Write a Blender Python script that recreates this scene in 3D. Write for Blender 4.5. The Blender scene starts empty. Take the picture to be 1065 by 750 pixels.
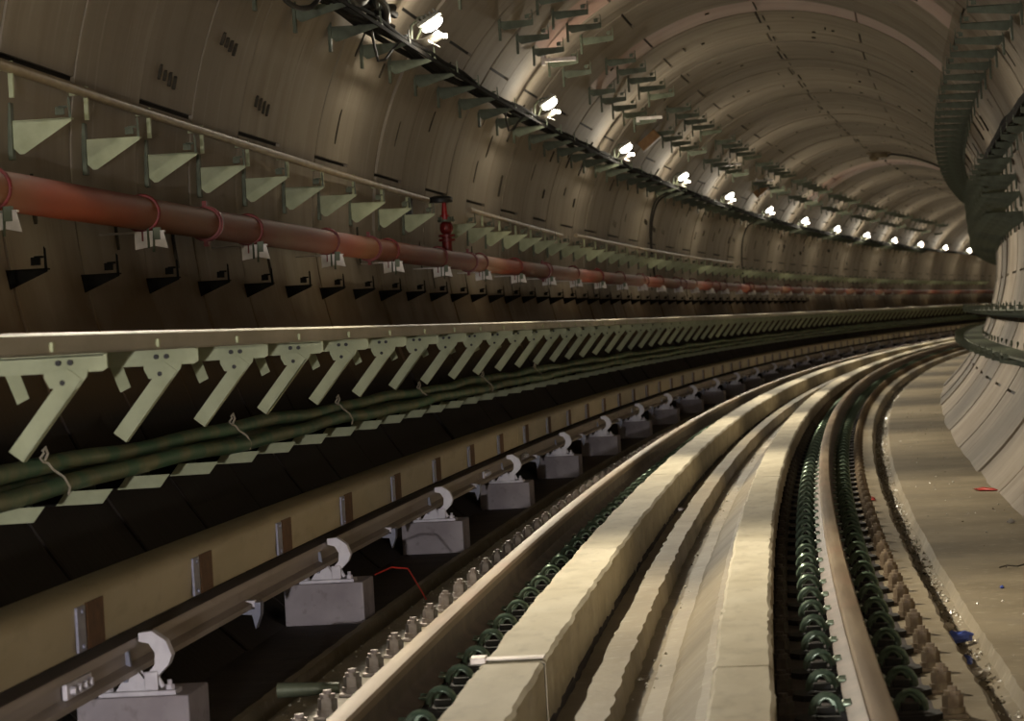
import bpy, bmesh, math, random
from mathutils import Vector, Matrix
random.seed(7)
C = bpy.context.scene.collection
PI = math.pi
# ------------------------------------------------------------------ track alignment
# s = distance along the track, a = offset to the right of the centre line, b = height above rail top
X0, TH0, K1, K2 = -0.40141, 0.067463, 0.00210644, -7.011e-6
AC, BC, RT = 0.0708, 1.9048, 2.872          # bore centre and radius
S0, S1, DS = -24.0, 215.0, 0.1
def _head(s): return TH0 + K1*s + K2*s*s/2
_N = int((S1-S0)/DS)+2
_xs = [0.0]; _ys = [0.0]
for i in range(1, _N):
    h = _head(S0+DS*(i-.5)); _xs.append(_xs[-1]+math.sin(h)*DS); _ys.append(_ys[-1]+math.cos(h)*DS)
_i0 = (0-S0)/DS
_k0 = int(_i0)
_ox, _oy = _xs[_k0], _ys[_k0]
_xs = [x-_ox+X0 for x in _xs]; _ys = [y-_oy for y in _ys]
def centre(s):
    t = (s-S0)/DS; i = max(0, min(_N-2, int(t))); u = t-i
    return _xs[i]*(1-u)+_xs[i+1]*u, _ys[i]*(1-u)+_ys[i+1]*u
def P(a, b, s):
    x, y = centre(s); h = _head(s)
    return Vector((x+a*math.cos(h), y-a*math.sin(h), b))
def wall_a(b, side=-1, inset=0.0):          # lateral position of the bore surface at height b
    r = RT-inset
    return AC+side*math.sqrt(max(0.0, r*r-(b-BC)**2))
# ------------------------------------------------------------------ materials
def mat(name, base, rough=.6, metal=0.0, noise=None, bump=None, uv=False, spec=.5, emit=None, streak=None):
    m = bpy.data.materials.new(name); m.use_nodes = True
    nt = m.node_tree; N = nt.nodes; L = nt.links
    bs = N['Principled BSDF']
    bs.inputs['Roughness'].default_value = rough; bs.inputs['Metallic'].default_value = metal
    bs.inputs['Specular IOR Level'].default_value = spec
    bs.inputs['Base Color'].default_value = (*base, 1)
    if emit:
        bs.inputs['Emission Color'].default_value = (*emit[0], 1); bs.inputs['Emission Strength'].default_value = emit[1]
    tc = N.new('ShaderNodeTexCoord')
    src = tc.outputs['UV' if uv else 'Object']
    col = None
    def layer(scale3, nscale, detail, c0, c1, lo=.35, hi=.65, fac=1.0, mode='MIX', dist=0.0):
        nonlocal col
        mp = N.new('ShaderNodeMapping'); mp.inputs['Scale'].default_value = scale3; L.new(src, mp.inputs['Vector'])
        nz = N.new('ShaderNodeTexNoise'); nz.inputs['Scale'].default_value = nscale; nz.inputs['Detail'].default_value = detail
        nz.inputs['Distortion'].default_value = dist
        L.new(mp.outputs['Vector'], nz.inputs['Vector'])
        mr = N.new('ShaderNodeMapRange'); mr.inputs['From Min'].default_value = lo; mr.inputs['From Max'].default_value = hi
        L.new(nz.outputs['Fac'], mr.inputs['Value'])
        mx = N.new('ShaderNodeMix'); mx.data_type = 'RGBA'; mx.blend_type = mode
        if mode == 'MIX':
            if col is None:
                mx.inputs[6].default_value = (*c0, 1)
            else: L.new(col, mx.inputs[6])
            mx.inputs[7].default_value = (*c1, 1)
            if fac != 1.0:
                ml = N.new('ShaderNodeMath'); ml.operation = 'MULTIPLY'; ml.inputs[1].default_value = fac
                L.new(mr.outputs['Result'], ml.inputs[0]); L.new(ml.outputs[0], mx.inputs[0])
            else: L.new(mr.outputs['Result'], mx.inputs[0])
        col = mx.outputs[2]
    for n in (noise or []): layer(*n)
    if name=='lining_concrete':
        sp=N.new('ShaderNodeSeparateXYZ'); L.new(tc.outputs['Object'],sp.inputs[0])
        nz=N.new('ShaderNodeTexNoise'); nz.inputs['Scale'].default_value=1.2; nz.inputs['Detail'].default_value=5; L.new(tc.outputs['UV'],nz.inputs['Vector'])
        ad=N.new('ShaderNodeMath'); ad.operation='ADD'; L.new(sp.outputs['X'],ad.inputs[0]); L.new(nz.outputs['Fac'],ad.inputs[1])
        at_=N.new('ShaderNodeAttribute'); at_.attribute_name='shade_stain'  # mask for shade painted into the left wall colour, mixed with brown staining
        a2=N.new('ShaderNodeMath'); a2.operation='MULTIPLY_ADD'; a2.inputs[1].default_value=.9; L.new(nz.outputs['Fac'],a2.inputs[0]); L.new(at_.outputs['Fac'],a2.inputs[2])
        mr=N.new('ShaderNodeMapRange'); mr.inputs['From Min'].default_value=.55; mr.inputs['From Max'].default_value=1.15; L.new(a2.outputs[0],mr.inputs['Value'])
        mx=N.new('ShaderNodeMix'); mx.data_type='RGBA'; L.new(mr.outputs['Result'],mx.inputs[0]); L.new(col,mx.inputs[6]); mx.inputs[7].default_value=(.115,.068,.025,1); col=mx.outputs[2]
        m2=N.new('ShaderNodeMapRange'); m2.inputs['From Min'].default_value=.90; m2.inputs['From Max'].default_value=.74; L.new(sp.outputs['Z'],m2.inputs['Value'])  # near-black band paints in the shade below the walkway
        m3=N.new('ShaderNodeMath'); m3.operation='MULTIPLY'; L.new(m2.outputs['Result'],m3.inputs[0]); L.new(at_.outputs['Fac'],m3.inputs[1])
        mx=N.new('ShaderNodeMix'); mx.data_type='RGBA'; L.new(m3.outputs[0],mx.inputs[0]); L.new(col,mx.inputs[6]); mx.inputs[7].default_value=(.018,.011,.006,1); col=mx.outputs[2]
    if col is not None: L.new(col, bs.inputs['Base Color'])
    if bump:
        sc3, ns, det, strength, distn = bump
        mp = N.new('ShaderNodeMapping'); mp.inputs['Scale'].default_value = sc3; L.new(src, mp.inputs['Vector'])
        nz = N.new('ShaderNodeTexNoise'); nz.inputs['Scale'].default_value = ns; nz.inputs['Detail'].default_value = det
        L.new(mp.outputs['Vector'], nz.inputs['Vector'])
        bp = N.new('ShaderNodeBump'); bp.inputs['Strength'].default_value = strength; bp.inputs['Distance'].default_value = distn
        L.new(nz.outputs['Fac'], bp.inputs['Height']); L.new(bp.outputs['Normal'], bs.inputs['Normal'])
    return m
def noisy(name, c0, c1, rough=.6, metal=0.0, sc=6, det=4, bumpd=0.0, spec=.5, lo=.35, hi=.65):
    return mat(name, c0, rough, metal, [((1,1,1), sc, det, c0, c1, lo, hi)], ((1,1,1), sc*4, 4, .6, bumpd) if bumpd else None, spec=spec)
# lining: UV is (metres along, metres round the bore)
M = {}
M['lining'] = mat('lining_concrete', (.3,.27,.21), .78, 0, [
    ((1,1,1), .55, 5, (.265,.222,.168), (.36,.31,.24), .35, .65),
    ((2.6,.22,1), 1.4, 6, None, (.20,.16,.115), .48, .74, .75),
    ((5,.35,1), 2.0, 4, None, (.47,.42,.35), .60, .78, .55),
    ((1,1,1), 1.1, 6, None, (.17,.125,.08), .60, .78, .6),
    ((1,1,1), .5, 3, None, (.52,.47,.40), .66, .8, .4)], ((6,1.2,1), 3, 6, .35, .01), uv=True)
M['lining_red'] = mat('reddish_lining_concrete', (.45,.26,.21), .5, 0, [
    ((1,1,1), .7, 5, (.38,.22,.17), (.48,.32,.26), .35, .65),
    ((2.6,.22,1), 1.4, 6, None, (.28,.18,.14), .5, .72, .7)], ((6,1.2,1), 3, 6, .35, .01), uv=True)
M['gap'] = mat('joint_gasket', (.02,.017,.013), .9)
M['slot'] = noisy('dark_brown_matt', (.035,.03,.02), (.07,.055,.035), .9, sc=20)  # colour stands in for the dark inside the bolt pockets
M['floor'] = mat('floor_concrete', (.3,.26,.2), .6, 0, [
    ((1,1,1), 1.2, 6, (.165,.13,.075), (.27,.22,.14), .35, .65),
    ((1,.6,1), 3.5, 6, None, (.19,.155,.105), .52, .72, .75),
    ((1,1,1), 14, 4, None, (.44,.39,.28), .58, .72, .4),
    ((1,1,1), 1.7, 3, None, (.10,.08,.055), .66, .74, .6)], ((1,1,1), 22, 5, .5, .006), uv=True)
M['shade_stain'] = mat('shaded_floor_concrete', (.07,.05,.045), .8, 0, [((1,1,1), 4, 6, (.032,.024,.022), (.06,.045,.038), .35, .65)], ((1,1,1), 22, 5, .5, .006), uv=True)  # shade of deck, kerbs and rails painted into the floor colour
M['kerb'] = mat('kerb_concrete', (.46,.41,.3), .7, 0, [
    ((1,.35,1), 5, 5, (.48,.42,.29), (.60,.54,.40), .35, .65),
    ((1.6,.5,1), 9, 6, None, (.32,.27,.18), .52, .75, .6),
    ((1,1,1), 2, 3, None, (.62,.58,.46), .6, .75, .4)], ((1,1,1), 30, 5, .5, .004), uv=True)
M['rail'] = mat('rail_steel', (.2,.12,.08), .6, .2, [((1,1,1), 5, 4, (.085,.060,.045), (.14,.105,.08), .35, .65)], ((1,1,1), 60, 3, .25, .002), uv=True)
M['rail_head'] = mat('worn_rail_head', (.35,.26,.19), .5, .35, [((1,.05,1), 18, 4, (.16,.105,.055), (.28,.21,.13), .35, .65), ((1,.3,1), 4, 4, None, (.26,.15,.09), .55, .7, .6)], uv=True)
M['plate'] = noisy('fastener_plate_steel', (.010,.010,.009), (.025,.022,.018), .8, .1, 12)
M['spring'] = noisy('green_spring_steel', (.10,.15,.10), (.24,.30,.22), .32, .45, 25)
M['bolt'] = noisy('galvanised_bolt', (.50,.44,.42), (.34,.28,.24), .5, .3, 30)
M['rust_bolt'] = noisy('dusty_bolt', (.25,.19,.12), (.15,.105,.065), .7, .2, 30)
M['shaded_bolt'] = noisy('shadow_toned_bolt', (.06,.045,.035), (.10,.08,.06), .7, .2, 30)  # bolt tone darkened to paint in the shadow between right kerb and rail
M['block'] = mat('pedestal_concrete', (.42,.38,.37), .8, 0, [((1,1,1), 5, 6, (.38,.335,.36), (.50,.455,.48), .35, .65), ((1,1,1), 22, 4, None, (.26,.23,.22), .58, .7, .5)], ((1,1,1), 40, 5, .5, .003))
M['claw'] = noisy('white_coated_steel', (.84,.81,.86), (.68,.64,.70), .4, .1, 14)
M['insulator'] = noisy('grey_insulator', (.24,.25,.34), (.34,.35,.44), .35, 0, 10)
M['conductor'] = mat('conductor_rail_metal', (.4,.36,.32), .55, .3, [((1,.05,1), 14, 4, (.36,.30,.25), (.50,.44,.40), .35, .65), ((1,.4,1), 5, 4, None, (.24,.17,.12), .56, .7, .5)], uv=True)
M['cover'] = mat('cover_board_grp', (.4,.33,.18), .5, 0, [((1,.2,1), 4, 5, (.40,.33,.185), (.50,.42,.26), .35, .65), ((1,.3,1), 12, 5, None, (.28,.215,.11), .55, .75, .5)], ((1,.2,1), 30, 4, .3, .002), uv=True)
M['strap'] = noisy('cover_strap_steel', (.27,.27,.36), (.20,.20,.26), .45, .3, 30)
M['brace'] = noisy('rusty_cover_brace', (.16,.075,.03), (.10,.05,.02), .8, 0, 20)
M['galv'] = noisy('galvanised_steel', (.53,.57,.36), (.41,.44,.26), .55, .05, 9, spec=.4)
M['galv_dark'] = noisy('tarnished_green_steel', (.13,.15,.10), (.08,.09,.055), .55, .25, 9)
M['fascia'] = mat('walkway_edge_channel', (.35,.32,.24), .5, .2, [((1,.3,1), 6, 5, (.30,.27,.19), (.42,.39,.30), .35, .65)], uv=True)
M['deck'] = noisy('walkway_deck_panel', (.22,.21,.17), (.30,.28,.22), .7, 0, 3)
M['pipe'] = mat('fire_main_red', (.4,.07,.03), .6, 0, spec=.25, noise= [((1,.6,1), 1.4, 5, (.21,.032,.011), (.25,.05,.018), .35, .65), ((1,1,1), .45, 3, None, (.25,.12,.05), .42, .62, .7)], uv=True)
M['clamp'] = noisy('dark_red_coupling', (.20,.012,.010), (.12,.01,.008), .45, .1, 20)
M['red'] = noisy('valve_red', (.45,.015,.015), (.33,.01,.01), .4, 0, 20)
M['tube'] = noisy('tan_conduit', (.36,.28,.17), (.26,.19,.11), .45, .1, 6)
M['black'] = noisy('black_rubber', (.012,.012,.012), (.03,.028,.025), .55, 0, 10)
M['matt_black'] = noisy('matt_black_cable', (.008,.008,.007), (.018,.016,.014), .95, 0, 10, spec=.1)
M['cable'] = mat('green_power_cable', (.06,.12,.07), .5, 0, [((1,1,1), 3, 4, (.08,.20,.11), (.24,.25,.13), .42, .6)], uv=True)
M['tie'] = noisy('pale_rope', (.55,.50,.38), (.42,.36,.25), .8, 0, 40)
M['foil'] = noisy('bright_reflector_metal', (.80,.76,.68), (.62,.57,.48), .3, .6, 12)
M['lens'] = mat('lamp_lens', (1,1,1), .4, emit=((1,.95,.88), 14))
M['lampbody'] = noisy('lamp_body_grey', (.20,.20,.18), (.3,.3,.27), .5, .3, 10)
M['orange'] = noisy('brown_orange_box', (.38,.20,.07), (.30,.15,.05), .6, 0, 14)
M['strip'] = noisy('pale_metal_strip', (.66,.60,.55), (.5,.45,.4), .45, .4, 14)
M['debris'] = noisy('gutter_debris', (.22,.18,.12), (.75,.72,.62), .25, 0, 45, lo=.45, hi=.6)
M['blue'] = noisy('blue_plastic', (.05,.09,.42), (.1,.15,.5), .4, 0, 20)
M['litter_red'] = noisy('red_plastic', (.5,.03,.015), (.4,.03,.02), .5, 0, 20)
M['litter_pale'] = noisy('pale_paper', (.6,.56,.48), (.5,.45,.38), .7, 0, 20)
# ------------------------------------------------------------------ mesh helpers
class MB:
    def __init__(s): s.v=[]; s.f=[]; s.uv=[]; s.smooth=False
    def add(s, vs, fs, uvs=None):
        o=len(s.v); s.v += [tuple(v) for v in vs]; s.f += [tuple(i+o for i in f) for f in fs]
        s.uv += (uvs if uvs else [(v[0], v[1]) for v in vs]); return s
    def box(s, x0,x1,y0,y1,z0,z1, M4=None, bev=0):
        if bev>0:
            b=min(bev, abs(x1-x0)*.3, abs(y1-y0)*.3, abs(z1-z0)*.3)
            bm=bmesh.new(); bmesh.ops.create_cube(bm,size=1)
            for v in bm.verts: v.co=Vector(((x0+x1)/2+v.co.x*(x1-x0),(y0+y1)/2+v.co.y*(y1-y0),(z0+z1)/2+v.co.z*(z1-z0)))
            bmesh.ops.bevel(bm,geom=list(bm.edges),offset=b,segments=2,affect='EDGES',profile=.6)
            bm.verts.index_update()
            vs=[v.co.copy() for v in bm.verts]; fs=[[v.index for v in f.verts] for f in bm.faces]; bm.free()
        else:
            vs=[Vector(c) for c in ((x0,y0,z0),(x1,y0,z0),(x1,y1,z0),(x0,y1,z0),(x0,y0,z1),(x1,y0,z1),(x1,y1,z1),(x0,y1,z1))]
            fs=[(0,3,2,1),(4,5,6,7),(0,1,5,4),(1,2,6,5),(2,3,7,6),(3,0,4,7)]
        if M4: vs=[M4@v for v in vs]
        return s.add(vs,fs)
    def prism_xz(s, pts, y0, y1, M4=None):            # polygon in the xz plane, extruded along y
        n=len(pts); vs=[Vector((x,y0,z)) for x,z in pts]+[Vector((x,y1,z)) for x,z in pts]
        fs=[tuple(range(n)),tuple(range(2*n-1,n-1,-1))]+[(i,i+n,(i+1)%n+n,(i+1)%n) for i in range(n)]
        if M4: vs=[M4@v for v in vs]
        return s.add(vs,fs)
    def prism_xy(s, pts, z0, z1, M4=None):
        n=len(pts); vs=[Vector((x,y,z0)) for x,y in pts]+[Vector((x,y,z1)) for x,y in pts]
        fs=[tuple(range(n-1,-1,-1)),tuple(range(n,2*n))]+[(i,(i+1)%n,(i+1)%n+n,i+n) for i in range(n)]
        if M4: vs=[M4@v for v in vs]
        return s.add(vs,fs)
    def tube(s, pts, r, n=8, caps=True):
        pts=[Vector(p) for p in pts]; k=len(pts); vs=[]; fs=[]; uv=[]
        t=(pts[1]-pts[0]).normalized(); up=Vector((0,0,1)) if abs(t.z)<.9 else Vector((1,0,0))
        nrm=(up-t*up.dot(t)).normalized(); d=0
        for i,p in enumerate(pts):
            if i: d+=(pts[i]-pts[i-1]).length
            t=(pts[min(i+1,k-1)]-pts[max(i-1,0)]).normalized()
            nrm=(nrm-t*nrm.dot(t)).normalized(); bn=t.cross(nrm)
            rr=r[i] if isinstance(r,(list,tuple)) else r
            for j in range(n):
                a=2*PI*j/n; vs.append(p+(nrm*math.cos(a)+bn*math.sin(a))*rr); uv.append((a*rr,d))
        for i in range(k-1):
            for j in range(n):
                a0=i*n+j; a1=i*n+(j+1)%n; fs.append((a0,a1,a1+n,a0+n))
        if caps: fs.append(tuple(range(n-1,-1,-1))); fs.append(tuple(range((k-1)*n,k*n)))
        return s.add(vs,fs,uv)
    def cyl(s, c, axis, r, h, n=12, r2=None):
        c=Vector(c); axis=Vector(axis).normalized(); return s.tube([c-axis*h/2,c+axis*h/2],[r,r if r2 is None else r2],n)
    def ball(s, c, rx, ry, rz, M4=None, seg=14):
        vs=[];fs=[]; n=seg; m=max(6,seg//2+1)
        for i in range(m+1):
            ph=PI*i/m
            for j in range(n):
                th=2*PI*j/n; vs.append(Vector((rx*math.sin(ph)*math.cos(th),ry*math.sin(ph)*math.sin(th),rz*math.cos(ph))))
        if M4: vs=[M4@v for v in vs]
        vs=[v+Vector(c) for v in vs]
        for i in range(m):
            for j in range(n): fs.append((i*n+j,i*n+n+j,i*n+n+(j+1)%n,i*n+(j+1)%n))
        return s.add(vs,fs)
    def build(s, name, material, parent=None, smooth=False, fix=True):
        me=bpy.data.meshes.new(name); me.from_pydata([tuple(v) for v in s.v],[],s.f)
        ul=me.uv_layers.new(name='UVMap'); dat=[0.0]*(2*len(me.loops))
        vi=[0]*len(me.loops); me.loops.foreach_get('vertex_index',vi)
        for i,v in enumerate(vi): dat[2*i],dat[2*i+1]=s.uv[v]
        ul.data.foreach_set('uv',dat)
        if fix:
            bm=bmesh.new(); bm.from_mesh(me); bmesh.ops.recalc_face_normals(bm,faces=bm.faces); bm.to_mesh(me); bm.free()
        if smooth:
            me.polygons.foreach_set('use_smooth',[True]*len(me.polygons))
            me.set_sharp_from_angle(angle=math.radians(38))
        me.materials.append(material)
        o=bpy.data.objects.new(name,me); C.objects.link(o)
        if parent: o.parent=parent
        return o
def tag(o, label=None, cat=None, group=None, kind=None):
    if label: o['label']=label
    if cat: o['category']=cat
    if group: o['group']=group
    if kind: o['kind']=kind
    return o
def empty(name, loc=(0,0,0), rz=0):
    o=bpy.data.objects.new(name,None); o.location=loc; o.rotation_euler=(0,0,rz); o.empty_display_size=.1; C.objects.link(o); return o
KIDS={}
def copy_tree(o, parent=None):
    c=o.copy(); C.objects.link(c)
    if parent: c.parent=parent
    for ch in o.children: copy_tree(ch,c)
    return c
def place(o, s, a=0, b=0):
    o.location=P(a,b,s); o.rotation_euler=(0,0,-_head(s)); return o
class Kit:                                            # a thing built once and copied down the tunnel
    def __init__(k, make, simple): k.make=make; k.simple=simple; k.first=None; k.far=None
    def put(k, s, detailed, a=0, b=0, **t):
        if detailed:
            if k.first is None: k.first=k.make(); o=k.first
            else: o=copy_tree(k.first)
        else:
            if k.far is None: k.far=k.simple(); o=k.far
            else: o=k.far.copy(); C.objects.link(o)
        place(o,s,a,b); tag(o,**t); return o
def sweep(prof, s0, s1, step=.5, closed=True, jit=None, caps=True, mb=None, uvscale=1):
    mb=mb or MB(); n=len(prof); k=max(2,int(round((s1-s0)/step))+1); vs=[];uv=[];fs=[]
    per=[0]
    for i in range(1,n+1): per.append(per[-1]+math.dist(prof[i%n],prof[i-1]))
    for i in range(k):
        s=s0+(s1-s0)*i/(k-1)
        for j,(a,b) in enumerate(prof):
            if jit: da,db=jit(i,j,s)
            else: da=db=0
            vs.append(P(a+da,b+db,s)); uv.append((per[j],s))
    m=n if closed else n-1
    for i in range(k-1):
        for j in range(m):
            j2=(j+1)%n; fs.append((i*n+j,i*n+j2,i*n+n+j2,i*n+n+j))
    if closed and caps: fs.append(tuple(range(n))); fs.append(tuple(range(k*n-1,(k-1)*n-1,-1)))
    return mb.add(vs,fs,uv)
def pathtube(f, s0, s1, r, step=.5, n=8, mb=None):
    mb=mb or MB(); k=max(2,int((s1-s0)/step)+1)
    return mb.tube([P(*f(s0+(s1-s0)*i/(k-1)),s0+(s1-s0)*i/(k-1)) for i in range(k)],r,n)
ORD=['nearest','second nearest','third nearest','fourth nearest','fifth nearest','sixth nearest','seventh nearest','eighth nearest','ninth nearest','tenth nearest','eleventh nearest','twelfth nearest','thirteenth nearest']
# ------------------------------------------------------------------ tunnel lining
RING=1.36; R0=12.38
def lining():
    TL=-139.3; TR=139.3
    parts={'wall_left':MB(),'ceiling':MB(),'wall_right':MB()}; red={'wall_left':MB(),'ceiling':MB(),'wall_right':MB()}
    spans={'wall_left':(TL,-46),'ceiling':(-46,46),'wall_right':(46,TR)}
    rnd=random.Random(3)
    k=int((S0+1-R0)/RING)
    while R0+RING*k < 200:
        s0=R0+RING*k; even=(k%2==0)
        J=[-80.5,-29.1,22.3,73.7,125.1] if even else [-106.2,-54.8,-2.6,48,99.4]
        dr=rnd.uniform(-.008,.008); tilt=rnd.uniform(-.012,.012)
        isred = (s0<29.9<s0+RING) or k in (44,45) or k in (16,)
        step = 2.5 if s0<70 else 4
        gapw = (.011 if s0<60 else .016)*(1 if s0<25 else rnd.choice((1,1,1,1.6,2.2)))
        for nm,(t0,t1) in spans.items():
            ths=[]; n=int((t1-t0)/step)
            base=[t0+(t1-t0)*i/n for i in range(n+1)]
            js=[j for j in J if t0<j<t1]
            for t in base:
                if all(abs(t-j)>.9 for j in js): ths.append((t,0))
            for j in js: ths += [(j-.26,0),(j-.25,1),(j+.25,1),(j+.26,0)]
            ths.sort()
            mb=(red if isred and nm=='ceiling' else parts)[nm]
            cols=[(s0+gapw/2,1),(s0+gapw/2+.001,0),(s0+.03,0),(s0+RING*.5,0),(s0+RING-.03,0),(s0+RING-gapw/2-.001,0),(s0+RING-gapw/2,1)]
            vs=[];uv=[];fs=[]
            for (s,d) in cols:
                f=(s-s0)/RING-.5
                ch=.004 if (s-s0<.02 or s0+RING-s<.02) else 0
                for (t,e) in ths:
                    r=RT+dr+tilt*f+ch+(.05 if (d or e) else 0); th=math.radians(t)
                    vs.append(P(AC+r*math.sin(th),BC+r*math.cos(th),s)); uv.append((s+k*3.1,th*RT+k*1.7))
            m=len(ths)
            for i in range(len(cols)-1):
                for j in range(m-1): fs.append((i*m+j,i*m+m+j,i*m+m+j+1,i*m+j+1))
            mb.add(vs,fs,uv)
        k+=1
    for nm in parts:
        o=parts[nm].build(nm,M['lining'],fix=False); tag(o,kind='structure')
        at_=o.data.attributes.new('shade_stain','FLOAT','POINT')
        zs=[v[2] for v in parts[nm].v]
        at_.data.foreach_set('value',[(max(0,min(1,(1.9-z)/1.0)) if nm=='wall_left' else (.33 if nm=='wall_right' else 0.0)) for z in zs])  # left wall darkens downward as painted shade; right wall gets one even value
        if nm!='ceiling': continue
        r=red[nm].build(nm+'_red',M['lining_red'],o,fix=False); r.name='lining_ring'
    # gasket shell behind the rings
    n=56; sh=MB(); vs=[];uv=[];fs=[]; ss=[S0+1+2.0*i for i in range(int((200-S0)/2))]
    for s in ss:
        for j in range(n+1):
            th=math.radians(TL+(TR-TL)*j/n); r=RT+.035; vs.append(P(AC+r*math.sin(th),BC+r*math.cos(th),s)); uv.append((0,0))
    for i in range(len(ss)-1):
        for j in range(n): fs.append((i*(n+1)+j,(i+1)*(n+1)+j,(i+1)*(n+1)+j+1,i*(n+1)+j+1))
    sh.add(vs,fs,uv); tag(sh.build('trim_1',M['gap'],fix=False),kind='structure')
lining()
# bolt slots as dark raised patches, recess shade put into the colour
def slots():
    rnd=random.Random(11); mb=MB()
    def patch(s,t,ls,lt,tip=.7):
        vs=[]
        hs=ls/2; ht=math.degrees(lt/RT)/2
        for (u,v) in ((-1,-.8),(-.3,-1),(.6,-.9),(1,.3),(.5,1),(-.8,.7)):
            for r in (RT-.011,RT+.02):
                th=math.radians(t+v*ht); vs.append(P(AC+r*math.sin(th),BC+r*math.cos(th),s+u*hs))
        fs=[(0,2,4,6,8,10)]+[(2*i,2*i+1,(2*i+3)%12,(2*i+2)%12) for i in range(6)]
        mb.add(vs,fs)
    k=0
    while R0+RING*(k-3)<110:
        s0=R0+RING*(k-3)
        for t in (-95,-73,-66,-60,-38,-20,-12,8,15,30,38,60,84):
            if rnd.random()<(.5 if -100<t<-55 else .3): patch(s0+RING*rnd.uniform(.15,.85),t+rnd.uniform(-3,3),rnd.uniform(.02,.035),rnd.uniform(.03,.06) if abs(t)<45 else rnd.uniform(.10,.30))
        if rnd.random()<.25:
            t=-74+rnd.uniform(-3,4)
            for q in range(4): patch(s0+.35+q*.13,t-q*.2,.03,rnd.uniform(.06,.09))
        patch(s0+RING*rnd.uniform(.4,.6),-1.6+rnd.uniform(-.4,.4),rnd.uniform(.5,1.0),.015)
        for t in (-25,-4,16):
            if rnd.random()<.3: patch(s0+RING*rnd.uniform(.2,.8),t+rnd.uniform(-4,4),rnd.uniform(.2,.5),.015)
        k+=1
    tag(mb.build('trim_2',M['slot']),kind='structure')
slots()
# ------------------------------------------------------------------ floor, trench and gutters
WL=wall_a(-.27,-1); WR=wall_a(-.265,1)
prof=[(WL-.05,-.27),(-1.42,-.27),(-1.40,-.235),(-1.365,-.235),(-1.355,-.30),(-1.25,-.325),(-1.215,-.30),(-1.205,-.2),(-.955,-.2),(-.50,-.2),(-.25,-.2),(-.245,-.225),(-.17,-.225),(-.155,-.165),(-.055,-.165),(-.045,-.27),
      (.02,-.275),(.09,-.265),(.115,-.235),(.235,-.125),(.30,-.11),(.31,-.2),(.50,-.2),(.965,-.2),(1.14,-.2),(1.155,-.215),(1.165,-.315),(1.23,-.318),(1.285,-.308),(1.308,-.262),(1.65,-.266),(WR+.05,-.265)]
rf=random.Random(5)
jt={}
def jfloor(i,j,s):
    if j in (0,len(prof)-1): return 0,0
    e=.003 if j not in (13,14,15,6,7,24,25,26) else .0055
    if s>45: e=0
    k=(i,j//2)
    if k not in jt: jt[k]=(rf.uniform(-1,1),rf.uniform(-1,1))
    u,v=jt[k]
    return u*e*1.2+.002*math.sin(s*2.1+j), v*e*.25
fl=MB(); sweep(prof,S0+1,5,1,False,None,mb=fl); sweep(prof,5,46,.12,False,jfloor,mb=fl); sweep(prof,46,200,.8,False,None,mb=fl)
cum=[0]
for q_ in range(1,len(prof)): cum.append(cum[-1]+math.dist(prof[q_],prof[q_-1]))
SHADED=[(cum[i]-.001,cum[i+1]+.001) for i in range(len(prof)-1) if prof[i+1][0]<-1.41 or (prof[i][0]>-.96 and prof[i+1][0]<-.2) or (prof[i][0]>.30 and prof[i+1][0]<.97)]  # floor strips painted dark where deck, kerbs and rails cast shade
fo=fl.build('floor',M['floor']); tag(fo,kind='structure')
fo.data.materials.append(M['shade_stain'])
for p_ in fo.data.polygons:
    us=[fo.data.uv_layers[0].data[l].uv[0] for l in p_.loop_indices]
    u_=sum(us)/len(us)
    if any(lo_<u_<hi_ for lo_,hi_ in SHADED): p_.material_index=1
# concrete kerbs, cast in lengths
def kerb(a0,a1,b1,s0,s1,label,name='concrete_kerb'):
    rk=random.Random(int(s0*10)+int(a0*10)+50); near=s0<32
    pr=[(a0,-.205),(a0,b1-.012),(a0+.012,b1),(a1-.012,b1),(a1,b1-.012),(a1,-.23)]
    w={}
    def j(i,jx,s):
        if not near: return 0,0
        side=0 if jx<3 else 1; k=(i//2,side)
        if k not in w: w[k]=rk.uniform(-1,1)
        return (w[k]*.004+.0012*math.sin(s*3+side*2+a0))*(1 if jx in (1,2,3,4) else .6),(.003*math.sin(s*5+jx) if jx in (1,2,3,4) else 0)
    o=sweep(pr,s0+.02,s1-.02,.06 if near else .8,True,j).build(name,M['kerb']); sweep([(a0+.004,-.2),(a0+.004,b1-.012),(a1-.004,b1-.012),(a1-.004,-.22)],s1-.021,s1+.019,.04).build('joint_filler',M['black'],o); tag(o,label,'kerb','concrete kerb lengths between the rails'); return o
LENS=[-2,9.19,20.07,30.9,41.7,52.5,74,96,118,140]
for i in range(len(LENS)-1):
    q=['closest','second closest','third closest','fourth closest','fifth closest'][i] if i<5 else None
    kerb(-.46,-.252,0,LENS[i],LENS[i+1],(q+' length of pale concrete kerb beside the left running rail') if q else 'far pale concrete kerb beside the left running rail, deep in the curve')
LENR=[-2,8.79,19.21,29.8,40.4,51,74,96,118,140]
for i in range(len(LENR)-1):
    q=['closest','second closest','third closest','fourth closest','fifth closest'][i] if i<5 else None
    kerb(.287,.468,0,LENR[i],LENR[i+1],(q+' length of pale concrete kerb beside the right running rail') if q else 'far pale concrete kerb beside the right running rail, deep in the curve')
def lstrip(a0,a1,b,s,label):
    m=MB(); m.box(a0,a1,-.03,.03,0,.006,bev=.002); m.box(a0-.02,a0+.03,-.04,.04,-.01,.012,bev=.003)
    o=m.build('metal_strip',M['strip']); place(o,s,0,b); tag(o,label,'metal strip')
lstrip(-.475,-.258,.004,9.24,'pale flat metal strip laid over the nearest joint in the left kerb')
lstrip(-.245,-.17,-.22,19.63,'pale metal strip lying across the dark trench at the second kerb joint')
lstrip(-.245,-.17,-.22,30.9,'small pale metal strip across the trench at the third kerb joint')
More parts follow.
